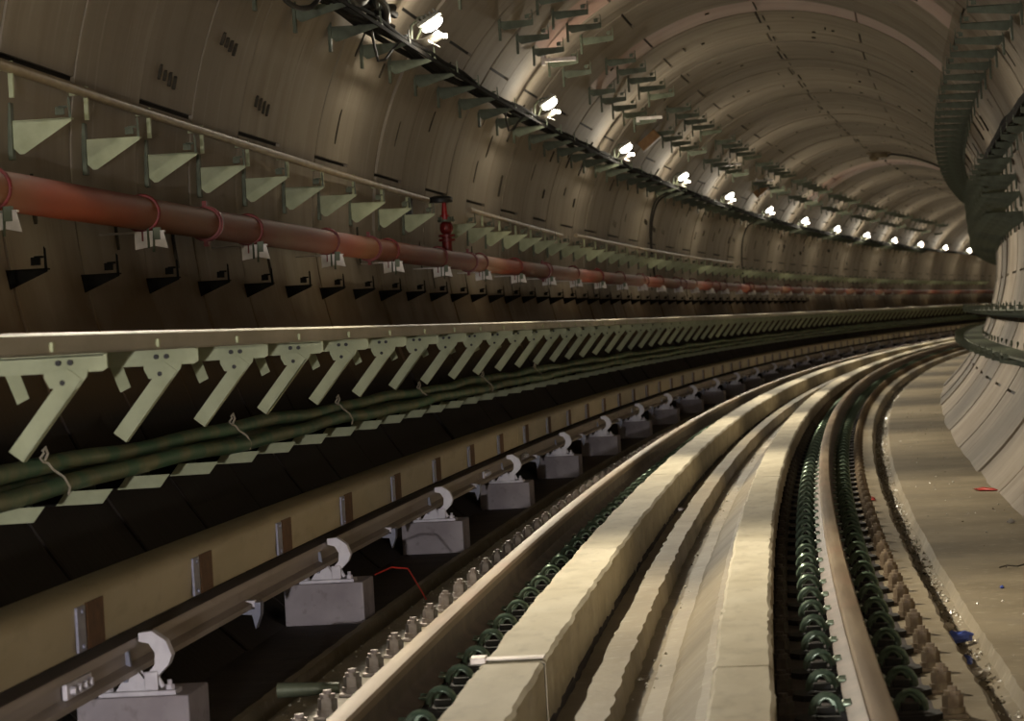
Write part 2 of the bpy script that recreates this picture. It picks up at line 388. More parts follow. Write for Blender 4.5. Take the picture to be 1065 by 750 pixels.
# ------------------------------------------------------------------ running rails
def rail(a,label):
    e=empty('running_rail',P(a,0,0)); inv=Matrix.Translation(-e.location)
    def shift(m):
        m.v=[tuple(Vector(v)-e.location) for v in m.v]; return m
    foot=[(-.07,-.16),(-.07,-.15),(-.022,-.134),(-.009,-.118),(-.009,-.052),(.009,-.052),(.009,-.118),(.022,-.134),(.07,-.15),(.07,-.16)]
    head=[(-.009,-.052),(-.034,-.040),(-.036,-.013),(-.029,-.003),(-.012,0),(.012,0),(.029,-.003),(.036,-.013),(.034,-.040),(.009,-.052)]
    shift(sweep([(a+x,z) for x,z in foot],-3,170,.6)).build('rail_foot',M['rail'],e,smooth=True)
    shift(sweep([(a+x,z) for x,z in head],-3,170,.6)).build('rail_head',M['rail_head'],e,smooth=True)
    tag(e,label,'rail','running rails')
rail(-.7525,'left running rail of brown worn steel curving away beside the third rail')
rail(.7525,'right running rail of brown worn steel curving away beside the open floor')
def eclip(sx):
    m=MB()
    pts=[]
    c=.128; r=.046
    pts.append((sx*.050,.035,-.143)); pts.append((sx*.070,.035,-.143)); 
    for i in range(0,9):
        t=PI-PI*i/8; pts.append((sx*(c+r*math.cos(t)),-.035-.012*math.sin(t),-.163+.056*math.sin(t)))
    pts.append((sx*(c+r*.9),.0,-.166))
    for i in range(0,7):
        t=PI*i/6; pts.append((sx*(c+r*.6*math.cos(t)),.03,-.163+.040*math.sin(t)))
    m.tube(pts,.0105,6)
    m.box(min(sx*.05,sx*.078),max(sx*.05,sx*.078),-.028,.030,-.150,-.138,bev=.003)
    return m
def anchor(sx):
    m=MB(); x=sx*.258
    m.box(x-.045,x+.045,-.04,.04,-.2,-.186,bev=.004)
    m.cyl((x,0,-.176),(0,0,1),.038,.018,12); m.cyl((x,0,-.150),(0,0,1),.033,.040,6); m.cyl((x,0,-.124),(0,0,1),.026,.016,10); m.cyl((x,0,-.113),(0,0,1),.015,.02,8)
    return m
def plate_mb():
    m=MB(); m.prism_xy([(-.225,-.04),(-.19,-.085),(.19,-.085),(.225,-.04),(.225,.04),(.19,.085),(-.19,.085),(-.225,.04)],-.200,-.180); m.box(-.16,.16,-.075,.075,-.181,-.172)
    m.box(-.085,.085,-.07,.07,-.172,-.161)
    for sx in (-1,1): m.box(min(sx*.10,sx*.156),max(sx*.10,sx*.156),-.02,.02,-.172,-.150,bev=.004)
    return m
def make_fast(side):
    e=empty('rail_fastener'); plate_mb().build('baseplate',M['plate'],e)
    for sx in (-1,1):
        eclip(sx).build('spring_clip',M['spring'],e,smooth=True)
        anchor(sx).build('anchor_bolt',M['bolt'] if side=='left' else (M['shaded_bolt'] if sx<0 else M['rust_bolt']),e)
    return e
def simple_fast():
    m=plate_mb(); n0=len(m.f)
    for sx in (-1,1):
        mm=eclip(sx); m.add(mm.v,mm.f); 
    n1=len(m.f)
    for sx in (-1,1):
        mm=anchor(sx); m.add(mm.v,mm.f)
    o=m.build('rail_fastener',M['plate'],fix=False); o.data.materials.append(M['spring']); o.data.materials.append(M['rust_bolt'])
    for i,p in enumerate(o.data.polygons): p.material_index=0 if i<n0 else (1 if i<n1 else 2)
    return o
kfs={q:Kit((lambda q=q:make_fast(q)),simple_fast) for q in ('left','right')}; FSP=.58
for side,a in (('left',-.7525),('right',.7525)):
    i=0; s=8.93; kf=kfs[side]
    while i<146:
        near=s<32
        if i<4: lab='%s steel rail fastener with green spring clips along the %s rail'%(ORD[i],side)
        elif near: lab='steel fastener with green looped spring clips under the near part of the %s rail'%side
        else: lab='tiny far fastener in the row holding down the %s rail'%side
        kf.put(s,near,a,0,label=lab,cat='rail fastener',group='rail fasteners along the %s rail%s'%(side,'' if near else ', far part'))
        i+=1; s+=FSP
# ------------------------------------------------------------------ third rail on pedestals
def conductor():
    e=empty('conductor_rail',P(-1.66,0,0))
    def sh(m): m.v=[tuple(Vector(v)-e.location) for v in m.v]; return m
    pr=[(-1.70,-.005),(-1.70,.012),(-1.668,.025),(-1.668,.075),(-1.70,.088),(-1.70,.112),(-1.615,.112),(-1.608,.100),(-1.608,.085),(-1.645,.072),(-1.645,.028),(-1.612,.014),(-1.612,-.005)]
    sh(sweep(pr,-2,150,.6)).build('conductor_bar',M['conductor'],e,smooth=True)
    for s in (8.62,20.35,22.9,38.5):
        m=MB(); m.box(-.008,.008,-.16,.16,.026,.074,bev=.003)
        sp=m.build('splice_plate',M['claw'],e); h=-_head(s); sp.location=P(-1.632,0,s)-e.location; sp.rotation_euler=(0,0,h)
        for y in (-.11,-.04,.04,.11):
            b=MB(); b.cyl((.014,y,.05),(1,0,0),.013,.02,6); o=b.build('bolt',M['claw'],sp)
    tag(e,'brown-grey metal third rail running on white brackets under the tan cover','third rail')
conductor()
def cover(s0,s1,label):
    e=empty('cover_board',P(-1.66,0,s0))
    def sh(m): m.v=[tuple(Vector(v)-e.location) for v in m.v]; return m
    o=[(-1.585,.165),(-1.577,.30),(-1.590,.325),(-1.615,.338),(-1.70,.345),(-1.745,.335),(-1.76,.31),(-1.765,.20)]
    inn=[(-1.757,.20),(-1.75,.305),(-1.737,.327),(-1.70,.336),(-1.617,.330),(-1.597,.318),(-1.586,.298),(-1.594,.165)]
    sh(sweep(o+inn,s0+.01,s1-.01,.5)).build('cover_shell',M['cover'],e,smooth=True)
    s=8.47-1.75*6
    while s<s1:
        if s0<s<s1:
            m=MB(); m.box(-.003,.006,-.055,.05,.170,.305,bev=.002)
            st=m.build('strap',M['strap'],e); st.location=P(-1.576,0,s)-e.location; st.rotation_euler=(0,0,-_head(s))
            [MB().cyl((.008,0,zz),(1,0,0),.008,.008,6).build('rivet',M['strap'],st) for zz in (.185,.29)]
            m=MB(); m.box(-.003,.004,-.11,.11,.168,.308,bev=.002)
            st=m.build('brace',M['brace'],e); st.location=P(-1.576,0,s+.19)-e.location; st.rotation_euler=(0,0,-_head(s))
        s+=1.75
    tag(e,label,'rail cover','tan third-rail cover lengths')
CV=[-2,22.06,40,60,85,110,150]
for i,q in enumerate(['nearest tan cover board over the third rail, running from the left edge','second tan cover board over the third rail, past the first joint','third tan cover board over the third rail, past mid curve','fourth tan cover board over the third rail, far along','fifth tan cover board over the third rail, near the bright far curve','last tan cover board over the third rail, at the vanishing curve']): cover(CV[i],CV[i+1],q)
def block():
    m=MB(); m.box(-1.815,-1.44,-.17,.17,-.272,-.078,bev=.008); return m.build('concrete_pedestal',M['block'])
kb=Kit(block,block)
def make_br():
    e=empty('rail_bracket')
    m=MB(); m.box(-1.745,-1.485,-.055,.055,-.078,-.062,bev=.003); bp=m.build('base_plate',M['claw'],e)
    m=MB(); m.prism_xz([(-1.69,-.062),(-1.565,-.062),(-1.615,.004),(-1.645,.004)],-.03,-.018); m.prism_xz([(-1.69,-.062),(-1.565,-.062),(-1.615,.004),(-1.645,.004)],.018,.03)
    m.build('gusset',M['claw'],e)
    # C shaped claw reaching round the rail
    def arc(r,t0,t1,n): return [(-1.610+r*math.cos(math.radians(t0+(t1-t0)*i/n)),.040+r*.92*math.sin(math.radians(t0+(t1-t0)*i/n))) for i in range(n+1)]
    m=MB(); m.prism_xz([(-1.605,.128),(-1.56,.132),(-1.515,.098),(-1.497,.05),(-1.510,.018),(-1.548,-.018),(-1.560,-.062),(-1.592,-.062),(-1.580,-.008),(-1.556,.022),(-1.553,.060),(-1.572,.092),(-1.605,.100)],-.028,.028); m.build('claw',M['claw'],e)
    m=MB(); m.tube([(-1.535,-.01,-.055),(-1.56,-.01,-.01),(-1.575,-.005,.0)],.009,6); m.box(-1.59,-1.545,-.045,-.03,-.062,.0,bev=.004); m.build('stay',M['claw'],e)
    m=MB(); m.prism_xz([(-1.69,.07),(-1.635,.075),(-1.628,.015),(-1.645,-.03),(-1.655,-.03),(-1.672,.005),(-1.695,.02)],-.06,-.034); m.build('insulator',M['insulator'],e)
    for x in (-1.715,-1.51):
        m=MB(); m.cyl((x,-.02,-.055),(0,0,1),.016,.018,6); m.cyl((x,-.02,-.04),(0,0,1),.008,.02,8); m.build('bolt',M['claw'],e)
    return e
kbr=Kit(make_br,lambda:None)
def make_hang():
    e=empty('rail_clip')
    m=MB(); m.prism_xz([(-1.685,-.006),(-1.60,-.006),(-1.60,.02),(-1.575,.02),(-1.578,-.03),(-1.60,-.085),(-1.612,-.03),(-1.685,-.022)],-.035,.035); m.build('clip_body',M['insulator'],e)
    m=MB(); m.box(-1.64,-1.60,-.02,.02,.0,.028,bev=.004); m.build('clip_pad',M['claw'],e)
    return e
kh=Kit(make_hang,lambda:None)
for i in range(26):
    s=9.5+4.02*i
    l=(ORD[i] if i<8 else 'far')
    kb.put(s,True,label=l+' square concrete pedestal under the third rail' if i<8 else 'far concrete pedestal under the third rail',cat='pedestal',group='concrete pedestals under the third rail')
    kbr.put(s-.1,True,label='white claw bracket holding the third rail on the %s pedestal'%l if i<8 else 'white claw bracket on a far pedestal of the third rail',cat='rail bracket',group='white claw brackets on pedestals')
    kh.put(s+2.0,True,label='small grey-blue clip under the third rail between the %s pedestal and the next'%l if i<8 else 'small grey-blue clip under the far third rail',cat='clip',group='clips under the third rail')
# ------------------------------------------------------------------ walkway on the left wall
def walkway():
    e=empty('walkway_deck',P(-2,1.08,0))
    def sh(m): m.v=[tuple(Vector(v)-e.location) for v in m.v]; return m
    sh(sweep([(-2.675,1.075),(-2.675,1.105),(-1.45,1.105),(-1.45,1.075)],-14,150,.8)).build('deck_panel',M['deck'],e)
    f=[(-1.45,1.056),(-1.395,1.056),(-1.388,1.062),(-1.392,1.078),(-1.387,1.108),(-1.398,1.116),(-1.45,1.116)]
    sh(sweep(f,-14,150,.5)).build('edge_channel',M['fascia'],e,smooth=True)
    for i in range(46):
        s=7.55+RING*i
        m=MB(); m.box(-.004,.006,-.012,.012,-.016,.010,bev=.002); o=m.build('deck_clip',M['galv'],e); o.location=P(-1.388,1.08,s)-e.location; o.rotation_euler=(0,0,-_head(s))
    tag(e,'long walkway deck with a brown-grey edge channel along the left wall','walkway')
walkway()
def wb_parts():
    A=MB(); A.prism_xz([(-2.66,1.003),(-1.405,1.003),(-1.39,1.012),(-1.39,1.052),(-2.66,1.052)],-.004,.004); A.box(-2.66,-1.40,-.004,.05,1.048,1.055)
    G=MB(); G.prism_xz([(-1.575,1.01),(-1.445,1.01),(-1.450,.990),(-1.480,.955),(-1.560,.960),(-1.575,.99)],-.012,-.004)
    S=MB(); d=Vector((-.19,0,-.235)).normalized(); p0=Vector((-1.482,0,.998)); p1=p0+d*.295; nx=Vector((-d.z,0,d.x))*.026
    S.prism_xz([((p0+nx).x,(p0+nx).z),((p0-nx).x,(p0-nx).z),((p1-nx).x,(p1-nx).z),((p1+nx).x,(p1+nx).z)],-.020,-.013)
    q=[p0+nx,p0+nx*.85,p1+nx*.85,p1+nx]; S.prism_xz([(v.x,v.z) for v in q],-.02,.02)
    T=MB(); T.prism_xz([(-1.70,1.005),(-1.655,1.005),(-1.632,.935),(-1.668,.918)],.03,.036)
    B=[MB().cyl((x,-.016,z),(0,1,0),.0085,.012,8) for x,z in ((-1.53,1.032),(-1.495,1.032),(-1.52,.975))]
    return A,G,S,T,B
def make_wb():
    e=empty('walkway_bracket'); A,G,S,T,B=wb_parts()
    A.build('arm',M['galv'],e); G.build('gusset',M['galv'],e); S.build('strut',M['galv'],e); T.build('stub_plate',M['galv'],e); [q.build('bolt',M['black'],e) for q in B]; return e
def simple_wb():
    m=MB()
    for q in wb_parts()[:4]: m.add(q.v,q.f)
    return m.build('walkway_bracket',M['galv'])
kw=Kit(make_wb,simple_wb)
for i in range(98):
    s=8.207+1.35*i
    kw.put(s,i<24,label=('%s galvanised walkway bracket with slanting strut, under the left walkway'%ORD[i] if i<13 else 'galvanised strut bracket in the far run under the left walkway'),cat='bracket',group='walkway brackets with struts')
# ------------------------------------------------------------------ cables low on the left wall
def lcb():
    m=MB(); m.prism_xz([(-2.262,.519),(-2.075,.521),(-2.118,.466),(-2.305,.464)],-.006,.004); return m  # pale slanted plate shaped like the lit part of the arm
def lcb_arm():
    m=MB(); m.prism_xz([(-2.42,.505),(-2.13,.512),(-2.15,.485),(-2.42,.45)],.004,.010); m.box(-2.42,-2.10,.004,.05,.507,.513); return m  # rest of the arm, coloured black to paint in its shade
def make_lcb():
    e=empty('cable_bracket'); lcb().build('lit_plate',M['galv'],e); lcb_arm().build('arm',M['matt_black'],e); m=MB(); m.box(-2.44,-2.40,-.03,.06,.40,.58); m.build('wall_plate',M['galv_dark'],e); return e
def simple_lcb():
    m=lcb(); n=len(m.f); q=lcb_arm(); m.add(q.v,q.f); o=m.build('cable_bracket',M['galv'],fix=False); o.data.materials.append(M['matt_black'])
    for i,p_ in enumerate(o.data.polygons): p_.material_index=1 if i>=n else 0
    return o
kl=Kit(make_lcb,simple_lcb)
for i in range(118):
    s=10.08+1.06*i
    kl.put(s,i<20,label=('%s pale arm carrying the green cables low on the left wall'%ORD[i] if i<12 else 'pale low cable arm in the far run below the left walkway'),cat='cable bracket',group='low cable arms under the walkway')
def wob(a0,b0,k,amp): return lambda s:(a0+amp*math.sin(s*.9+k)+amp*.5*math.sin(s*2.3+k*2), b0+amp*.7*math.sin(s*1.3+k*3)+amp*.4*math.sin(s*2.9+k))
for nm,a,b,r,k,lab in (('upper',-2.24,.635,.036,.3,'upper thick dark green power cable lying on the low wall arms'),('lower',-2.16,.568,.036,1.4,'lower thick green power cable nearest the track on the low wall arms'),('back',-2.30,.565,.034,2.2,'thick green power cable behind the two front ones on the low arms')):
    o=pathtube(wob(a,b,k,.012),4,125,r,.3,10).build('power_cable',M['cable'],smooth=True); tag(o,lab,'cable','thick green power cables')
for i,s in enumerate([10.6,14.3,17.6,21.2,25,29]):
    m=MB(); m.tube([(-2.20,0,.695),(-2.215,-.01,.675),(-2.20,-.02,.66),(-2.185,-.01,.655),(-2.17,.0,.63),(-2.135,.02,.60),(-2.12,.04,.56),(-2.13,.05,.53)],.005,5)
    m.tube([(-2.205,-.01,.70),(-2.195,0,.715),(-2.19,.01,.69),(-2.20,0,.665)],.006,5)
    o=m.build('cable_tie',M['tie'],smooth=True); place(o,s); tag(o,'%s pale rope tie knotted around the green cables'%ORD[i],'cable tie','rope ties on the green cables')
# ------------------------------------------------------------------ fire main
PA,PB=-2.56,1.735
def firemain():
    e=empty('fire_main',P(PA,PB,0))
    m=pathtube(lambda s:(PA,PB-.0007*max(0,s-12)),-6,140,.083,.5,20); m.v=[tuple(Vector(v)-e.location) for v in m.v]; m.build('pipe',M['pipe'],e,smooth=True)
    for s in (9.7,15.67,21.48,27.15,33.2,39,45,51,57,63,70):
        m=MB(); m.cyl((0,0,0),(0,1,0),.094,.085,20); m.cyl((0,0,0),(0,1,0),.099,.03,20); m.box(-.012,.012,-.03,.03,-.125,.125)
        o=m.build('coupling',M['clamp'],e,smooth=True); o.location=P(PA,PB-.0007*max(0,s-12),s)-e.location; o.rotation_euler=(0,0,-_head(s))
    tag(e,'long red fire main pipe running along the left wall','pipe')
firemain()
def hang_parts():
    ring=MB(); ring.tube([(PA+.088*math.cos(t),0,PB+.088*math.sin(t)) for t in [2*PI*i/20 for i in range(21)]],.009,6)
    ring.cyl((PA,0,PB-.11),(0,0,1),.008,.06,6)
    pl=MB(); pl.prism_xz([(-2.60,1.645),(-2.455,1.640),(-2.445,1.60),(-2.435,1.555),(-2.50,1.570),(-2.60,1.555)],-.006,.006); pl.box(-2.78,-2.45,-.006,.03,1.636,1.645)
    b=MB(); b.box(-2.50,-2.47,-.02,.02,1.60,1.66); b.tube([(-2.50,-.012,1.66),(-2.505,-.012,1.54)],.006,5); b.tube([(-2.53,-.012,1.66),(-2.53,-.012,1.56)],.006,5)
    return ring,pl,b
def make_hg():
    e=empty('pipe_hanger'); r,p,b=hang_parts(); r.build('clamp_ring',M['clamp'],e,smooth=True); p.build('support_plate',M['strip'],e); b.build('hanger_rod',M['galv_dark'],e); return e
def simple_hg():
    r,p,b=hang_parts(); m=MB(); m.add(p.v,p.f); m.add(b.v,b.f); n=len(m.f); m.add(r.v,r.f); o=m.build('pipe_hanger',M['strip'],fix=False); o.data.materials.append(M['clamp'])
    for i,q in enumerate(o.data.polygons): q.material_index=1 if i>=n else 0
    return o
kg=Kit(make_hg,simple_hg); i=0
for s in [11.35]+[14.1+2.76*j for j in range(32)]:
    kg.put(s,i<12,label=('%s pipe hanger with pale plate and dark ring under the red pipe'%ORD[i] if i<12 else 'tiny far pipe hanger under the red pipe'),cat='pipe hanger',group='hangers of the red pipe'); i+=1
# ------------------------------------------------------------------ triangular cable brackets, wall hooks
def sail(L=.27,D=.145,tip=.010):
    m=MB(); m.prism_xz([(0,0),(L,.004),(L,-tip),(.05,-D),(.03,-D),(0,-D+.03)],-.004,.004); m.box(0,L,-.004,.045,-.002,.005)
    w=MB(); w.box(-.018,.004,-.028,.028,-.17,.085,bev=.003)
    u=MB(); u.prism_xz([(L-.012,0),(L,0),(L-.004,.09),(L-.012,.10)],-.004,.004); u.box(L-.075,L-.035,.01,.03,.02,.055); u.box(L-.06,L-.02,.01,.025,.05,.06)
    return m,w,u
def mk_sail(name,flip,ba,bb,mt=None,wm=None,L=.27,D=.145,tip=.010):
    mt=mt or M['galv']; wm=wm or M['galv_dark']
    def tr(m):
        m.v=[((ba-v[0]) if flip else (ba+v[0]),v[1],bb+v[2]) for v in m.v]; return m
    def make():
        e=empty(name); a,w,u=[tr(q) for q in sail(L,D,tip)]
        a.build('arm',mt,e); w.build('wall_plate',wm,e); u.build('end_stop',wm,e); return e
    def simple():
        a,w,u=[tr(q) for q in sail(L,D,tip)]; n=len(a.f); m=MB(); m.add(a.v,a.f); m.add(w.v,w.f); m.add(u.v,u.f)
        o=m.build(name,mt,fix=False); o.data.materials.append(wm)
        for i,q in enumerate(o.data.polygons): q.material_index=1 if i>=n else 0
        return o
    return Kit(make,simple)
ku=mk_sail('cable_bracket',False,-2.785,2.10)
for i in range(90):
    s=12.6+1.355*i
    if i==10: continue                      # the valve stands in this gap
    ku.put(s,i<22,label=('%s pale triangular cable bracket above the red pipe'%ORD[i] if i<10 else 'small pale triangular bracket in the row beyond the red valve'),cat='cable bracket',group='triangular brackets above the red pipe')
kk=mk_sail('wall_hook',False,-2.845+.02,1.43,M['matt_black'],M['matt_black'],.24,.09)
for i in range(50):
    s=10.95+1.355*i
    kk.put(s,i<14,label=('%s small dark wall bracket below the red pipe'%ORD[i] if i<12 else 'tiny dark wall bracket in the far run below the red pipe'),cat='bracket',group='small dark brackets below the red pipe')
# conduit lengths and the valve with its black wheel
def conduit(s0,s1,th0,th1,label):
    f=lambda s:(AC+(RT-.07)*math.sin(math.radians(th0+(th1-th0)*(s-s0)/(s1-s0))),BC+(RT-.07)*math.cos(math.radians(th0+(th1-th0)*(s-s0)/(s1-s0))))
    e=empty('conduit',P(*f(s0),s0)); m=pathtube(f,s0,s1,.026,.4,10); m.v=[tuple(Vector(v)-e.location) for v in m.v]; m.build('tube',M['tube'],e,smooth=True)
    s=s0+.9
    while s<s1:
        a,b=f(s); m=MB(); m.box(-.10,.0,-.012,.012,-.010,.010); m.box(-.012,.008,-.012,.012,-.13,.03)
        o=m.build('conduit_bracket',M['galv'],e); o.location=P(a,b,s)-e.location; o.rotation_euler=(0,0,-_head(s)); s+=1.355
    tag(e,label,'conduit','tan conduit lengths on the left wall')
conduit(6,25.9,-81.2,-82.6,'long tan conduit on the left wall ending at the black wheel')
conduit(28.5,36.5,-82.4,-83.4,'second tan conduit length, just past the red valve')
conduit(38,62,-82.6,-83.2,'third tan conduit length, further along the left wall')
def valve():
    e=empty('fire_valve',P(-2.56,1.80,25.8),-_head(25.8))
    m=MB(); m.cyl((0,0,.05),(0,0,1),.045,.16,12); m.cyl((0,0,.10),(0,0,1),.075,.02,14); m.cyl((0,0,.14),(0,0,1),.075,.02,14); m.ball((0,0,.21),.062,.062,.07); m.build('valve_body',M['clamp'],e,smooth=True)
    m=MB(); m.cyl((-.01,0,.30),(0,0,1),.042,.05,12); m.cyl((-.01,0,.38),(0,0,1),.028,.14,12,.018); m.build('bonnet',M['red'],e,smooth=True)
    m=MB(); m.cyl((.0,0,.275),(0,0,1),.078,.018,14)
    for j in range(6): m.cyl((.062*math.cos(j*PI/3),.062*math.sin(j*PI/3),.285),(0,0,1),.009,.05,6)
    m.build('flange',M['galv_dark'],e)
    m=MB(); m.ball((-.04,-.01,.47),.115,.10,.035); m.cyl((-.04,0,.455),(0,0,1),.11,.03,20); m.build('wheel',M['black'],e,smooth=True)
    tag(e,'red fire valve with black round wheel standing on the red pipe','valve')
valve()
m=MB(); m.box(-.05,.0,-.06,.06,-.09,.09,bev=.005); m.box(-.002,.004,-.045,.045,-.07,.07); o=m.build('switch_box',M['black']); place(o,24.95,-2.735,2.19); tag(o,'small dark box on the left wall behind the conduit end near the valve','box')
# ------------------------------------------------------------------ lamp line and its cable tray
LA,LB=-2.005,3.385
kt=mk_sail('tray_bracket',False,wall_a(3.21,-1)+.012,3.215,M['galv_dark'],M['galv_dark'],.36,.10)
for i in range(72):
    s=13.0+1.355*i
    kt.put(s,i<22,label=('%s dark green arm of the lamp cable tray on the left wall'%ORD[i-3] if 3<=i<12 else 'dark green arm in the run of the lamp cable tray'),cat='tray bracket',group='arms of the lamp cable tray')
lrnd=random.Random(4)
for i,(a,b,r) in enumerate([(-2.20,3.245,.020),(-2.26,3.25,.026),(-2.32,3.25,.022),(-2.23,3.285,.018),(-2.145,3.25,.014)]):
    o=pathtube(wob(a,b,i*1.7,.016),4,140,r,.4,7).build('tray_cable',M['matt_black'],smooth=True)
    tag(o,['black cable in the middle of the lamp tray','thick black cable in the lamp tray','black cable at the wall side of the lamp tray','thin black cable on top of the bundle in the lamp tray','thinnest black cable at the open edge of the lamp tray'][i],'cable','black cables in the lamp tray')
for s0,s1,k in ((-4,40,0),(40,90,1),(90,140,2)):
    o=sweep([(-2.125,3.185),(-2.115,3.185),(-2.115,3.212),(-2.125,3.212)],s0,s1,.6).build('tray_rail',M['matt_black']); tag(o,['near','middle','far'][k]+' length of thin steel edge rail along the lamp tray','tray rail','edge rails of the lamp tray')
def make_lamp():
    e=empty('tunnel_lamp')
    ax=Vector((.80,.0,.46)).normalized(); n=Vector((.46,-.0,-.80)).normalized(); y=Vector((0,1,0))
    R=Matrix((( ax.x,y.x,n.x),(ax.y,y.y,n.y),(ax.z,y.z,n.z))).to_4x4()
    m=MB(); m.ball((0,0,0),.088,.05,.040,R,18); le=m.build('lens',M['lens'],e,smooth=True)
    m=MB(); m.box(-.10,.10,-.06,.06,-.065,-.032,R,bev=.01); 
    for q in range(5): m.box(-.08+q*.036,-.068+q*.036,-.055,.055,-.09,-.065,R)
    m.build('housing',M['lampbody'],e)
    m=MB(); m.tube([(-.02,0,.07),(-.10,0,.06),(-.16,0,.0),(-.17,.0,-.15)],.011,6); m.tube([(-.06,.03,.05),(-.15,.05,-.14)],.009,5); m.build('stand',M['galv_dark'],e)
    return e
def make_refl():
    e=empty('lamp_tray_cover')
    m=MB(); n=8; vs=[]
    for k in range(2):
        y=-.22+k*.46
        for i in range(n+1):
            t=i/n; vs.append(Vector((-.20+.26*t,y,-.095-.075*math.sin(PI*t)*.6+.02*t)))
    for k in range(2):
        y=-.22+k*.46
        for i in range(n+1):
            t=i/n; vs.append(Vector((-.20+.26*t,y,-.100-.075*math.sin(PI*t)*.6+.02*t)))
    fs=[]
    q=n+1
    for i in range(n): fs+= [(i,i+1,q+i+1,q+i),(2*q+i,3*q+i,3*q+i+1,2*q+i+1),(i,2*q+i,2*q+i+1,i+1),(q+i,q+i+1,3*q+i+1,3*q+i)]
    fs+=[(0,q,3*q,2*q),(n,2*q+n,3*q+n,q+n)]
    m.add(vs,fs); m.build('cover_sheet',M['foil'],e,smooth=True)
    m=MB(); m.tube([(.065,-.24,-.075),(.07,.0,-.078),(.065,.25,-.075)],.007,6); m.tube([(.0,-.26,-.15),(.015,.0,-.155),(.02,.27,-.15)],.006,6); m.build('cover_edge',M['foil'],e,smooth=True)
    m=MB(); m.box(.05,.085,.23,.26,-.09,-.05,bev=.004); m.build('end_cap',M['foil'],e); return e
kla=Kit(make_lamp,None); krf=Kit(make_refl,None)
LS=[21.588+8.3586*k for k in range(-3,18)]
GLOW=40; BEAM=1300; LCOL=(1,.895,.71)
for i,s in enumerate(LS):
    j=i-3
    vis=0<=j<13
    if s>160: break
    kla.put(s,True,LA,LB,label=('%s bright lamp in the line along the left tunnel wall'%ORD[j] if vis else 'bright tunnel lamp on the left wall outside the picture'),cat='lamp',group='bright lamps along the left wall')
    krf.put(s-.05,True,LA,LB,label=('shiny curved sheet below the %s bright lamp'%ORD[j] if vis else 'shiny curved sheet below a lamp outside the picture'),cat='metal sheet',group='shiny sheets below the lamps')
    lp=P(LA+.075,LB-.075,s)
    ld=bpy.data.lights.new('lamp_glow','POINT'); ld.energy=GLOW*({-1:.06}.get(j,.2) if j<0 else 1); ld.color=LCOL; ld.shadow_soft_size=.06
    lo=bpy.data.objects.new('lamp_glow',ld); C.objects.link(lo); lo.location=lp
    ld=bpy.data.lights.new('lamp_beam','SPOT'); ld.energy=BEAM; ld.color=LCOL; ld.shadow_soft_size=.05; ld.spot_size=math.radians(110); ld.spot_blend=.8
    lo=bpy.data.objects.new('lamp_beam',ld); C.objects.link(lo); lo.location=lp
    lo.rotation_euler=(P(.75,-.2,s-2.0)-lp).to_track_quat('-Z','Y').to_euler()
# tangle of cables before the first lamp
def tangle():
    rnd=random.Random(21)
    defs=[('loop',[(-2.28,3.30,15.5),(-2.25,3.22,15.9),(-2.22,3.10,16.3),(-2.19,3.02,16.6),(-2.14,3.02,16.9),(-2.10,3.10,17.1),(-2.14,3.24,17.4),(-2.2,3.30,18)],.016,'black cable hanging in a loop from the tray at the top edge')]
    for n,pts,r,lab in defs:
        o=MB().tube(sm([P(*q) for q in pts],4),r,8).build('hanging_cable',M['black'],smooth=True); tag(o,lab,'cable')
    labs=['coiled black cable bundle left of the nearest lamp','slack black cable drooping below the bundle by the nearest lamp','black cable arching over the tray by the nearest lamp','thin slack cable crossing the front of the tray near the top edge','grey-brown cable strand twisted over the bundle','loose cable end poking from the bundle toward the nearest lamp']
    for k in range(6):
        pts=[]; s=14.0+k*.3; 
        while s<20.9: pts.append(P(-2.16+rnd.uniform(-.09,.09),3.33+rnd.uniform(-.07,.09),s)); s+=.55
        o=MB().tube(sm(pts,4),.022+.006*(k%3),8).build('cable_bundle',M['black'] if k%3 else M['slot'],smooth=True); tag(o,labs[k],'cable')
    labs=['V-shaped dark cable loop hanging under the tray by the nearest lamp','V-shaped dark cable loop hanging under the tray before the second lamp']
    for k,s in enumerate((20.3,28.2)):
        pts=[P(-2.24,3.21,s-.2),P(-2.24,3.10,s-.1),P(-2.235,3.015,s),P(-2.20,3.03,s+.1),P(-2.17,3.12,s+.3),P(-2.12,3.21,s+.5)]
        o=MB().tube(pts,.010,6).build('hanging_cable',M['black']); tag(o,labs[k],'cable')
    for k,(s,s2) in enumerate(((46.3,48.3),(62.7,64.2))):
        for d in range(2 if k==0 else 1):
            pts=[P(AC+(RT-r)*math.sin(math.radians(t)),BC+(RT-r)*math.cos(math.radians(t)),s+(s2-s)*u+d*.45*(1-u)) for t,u,r in ((-62,0,.25),(-66,.15,.10),(-72,.4,.05),(-80,.7,.05),(-90,1,.06),(-95,1.05,.08))]
            o=MB().tube(sm(pts,4),.016,6).build('drop_cable',M['black'],smooth=True)
            tag(o,['dark cable running down the left wall behind the third lamp','second dark cable running down the left wall beside the first','single dark cable running down the left wall near the fifth lamp'][k*2+d],'cable')
def sm(pts,n):
    out=[]
    for i in range(len(pts)-1):
        p0=pts[max(i-1,0)];p1=pts[i];p2=pts[i+1];p3=pts[min(i+2,len(pts)-1)]
        for j in range(n):
            t=j/n; out.append(.5*((2*p1)+(p2-p0)*t+(2*p0-5*p1+4*p2-p3)*t*t+(3*p1-p0-3*p2+p3)*t**3))
    return out+[pts[-1]]
tangle()
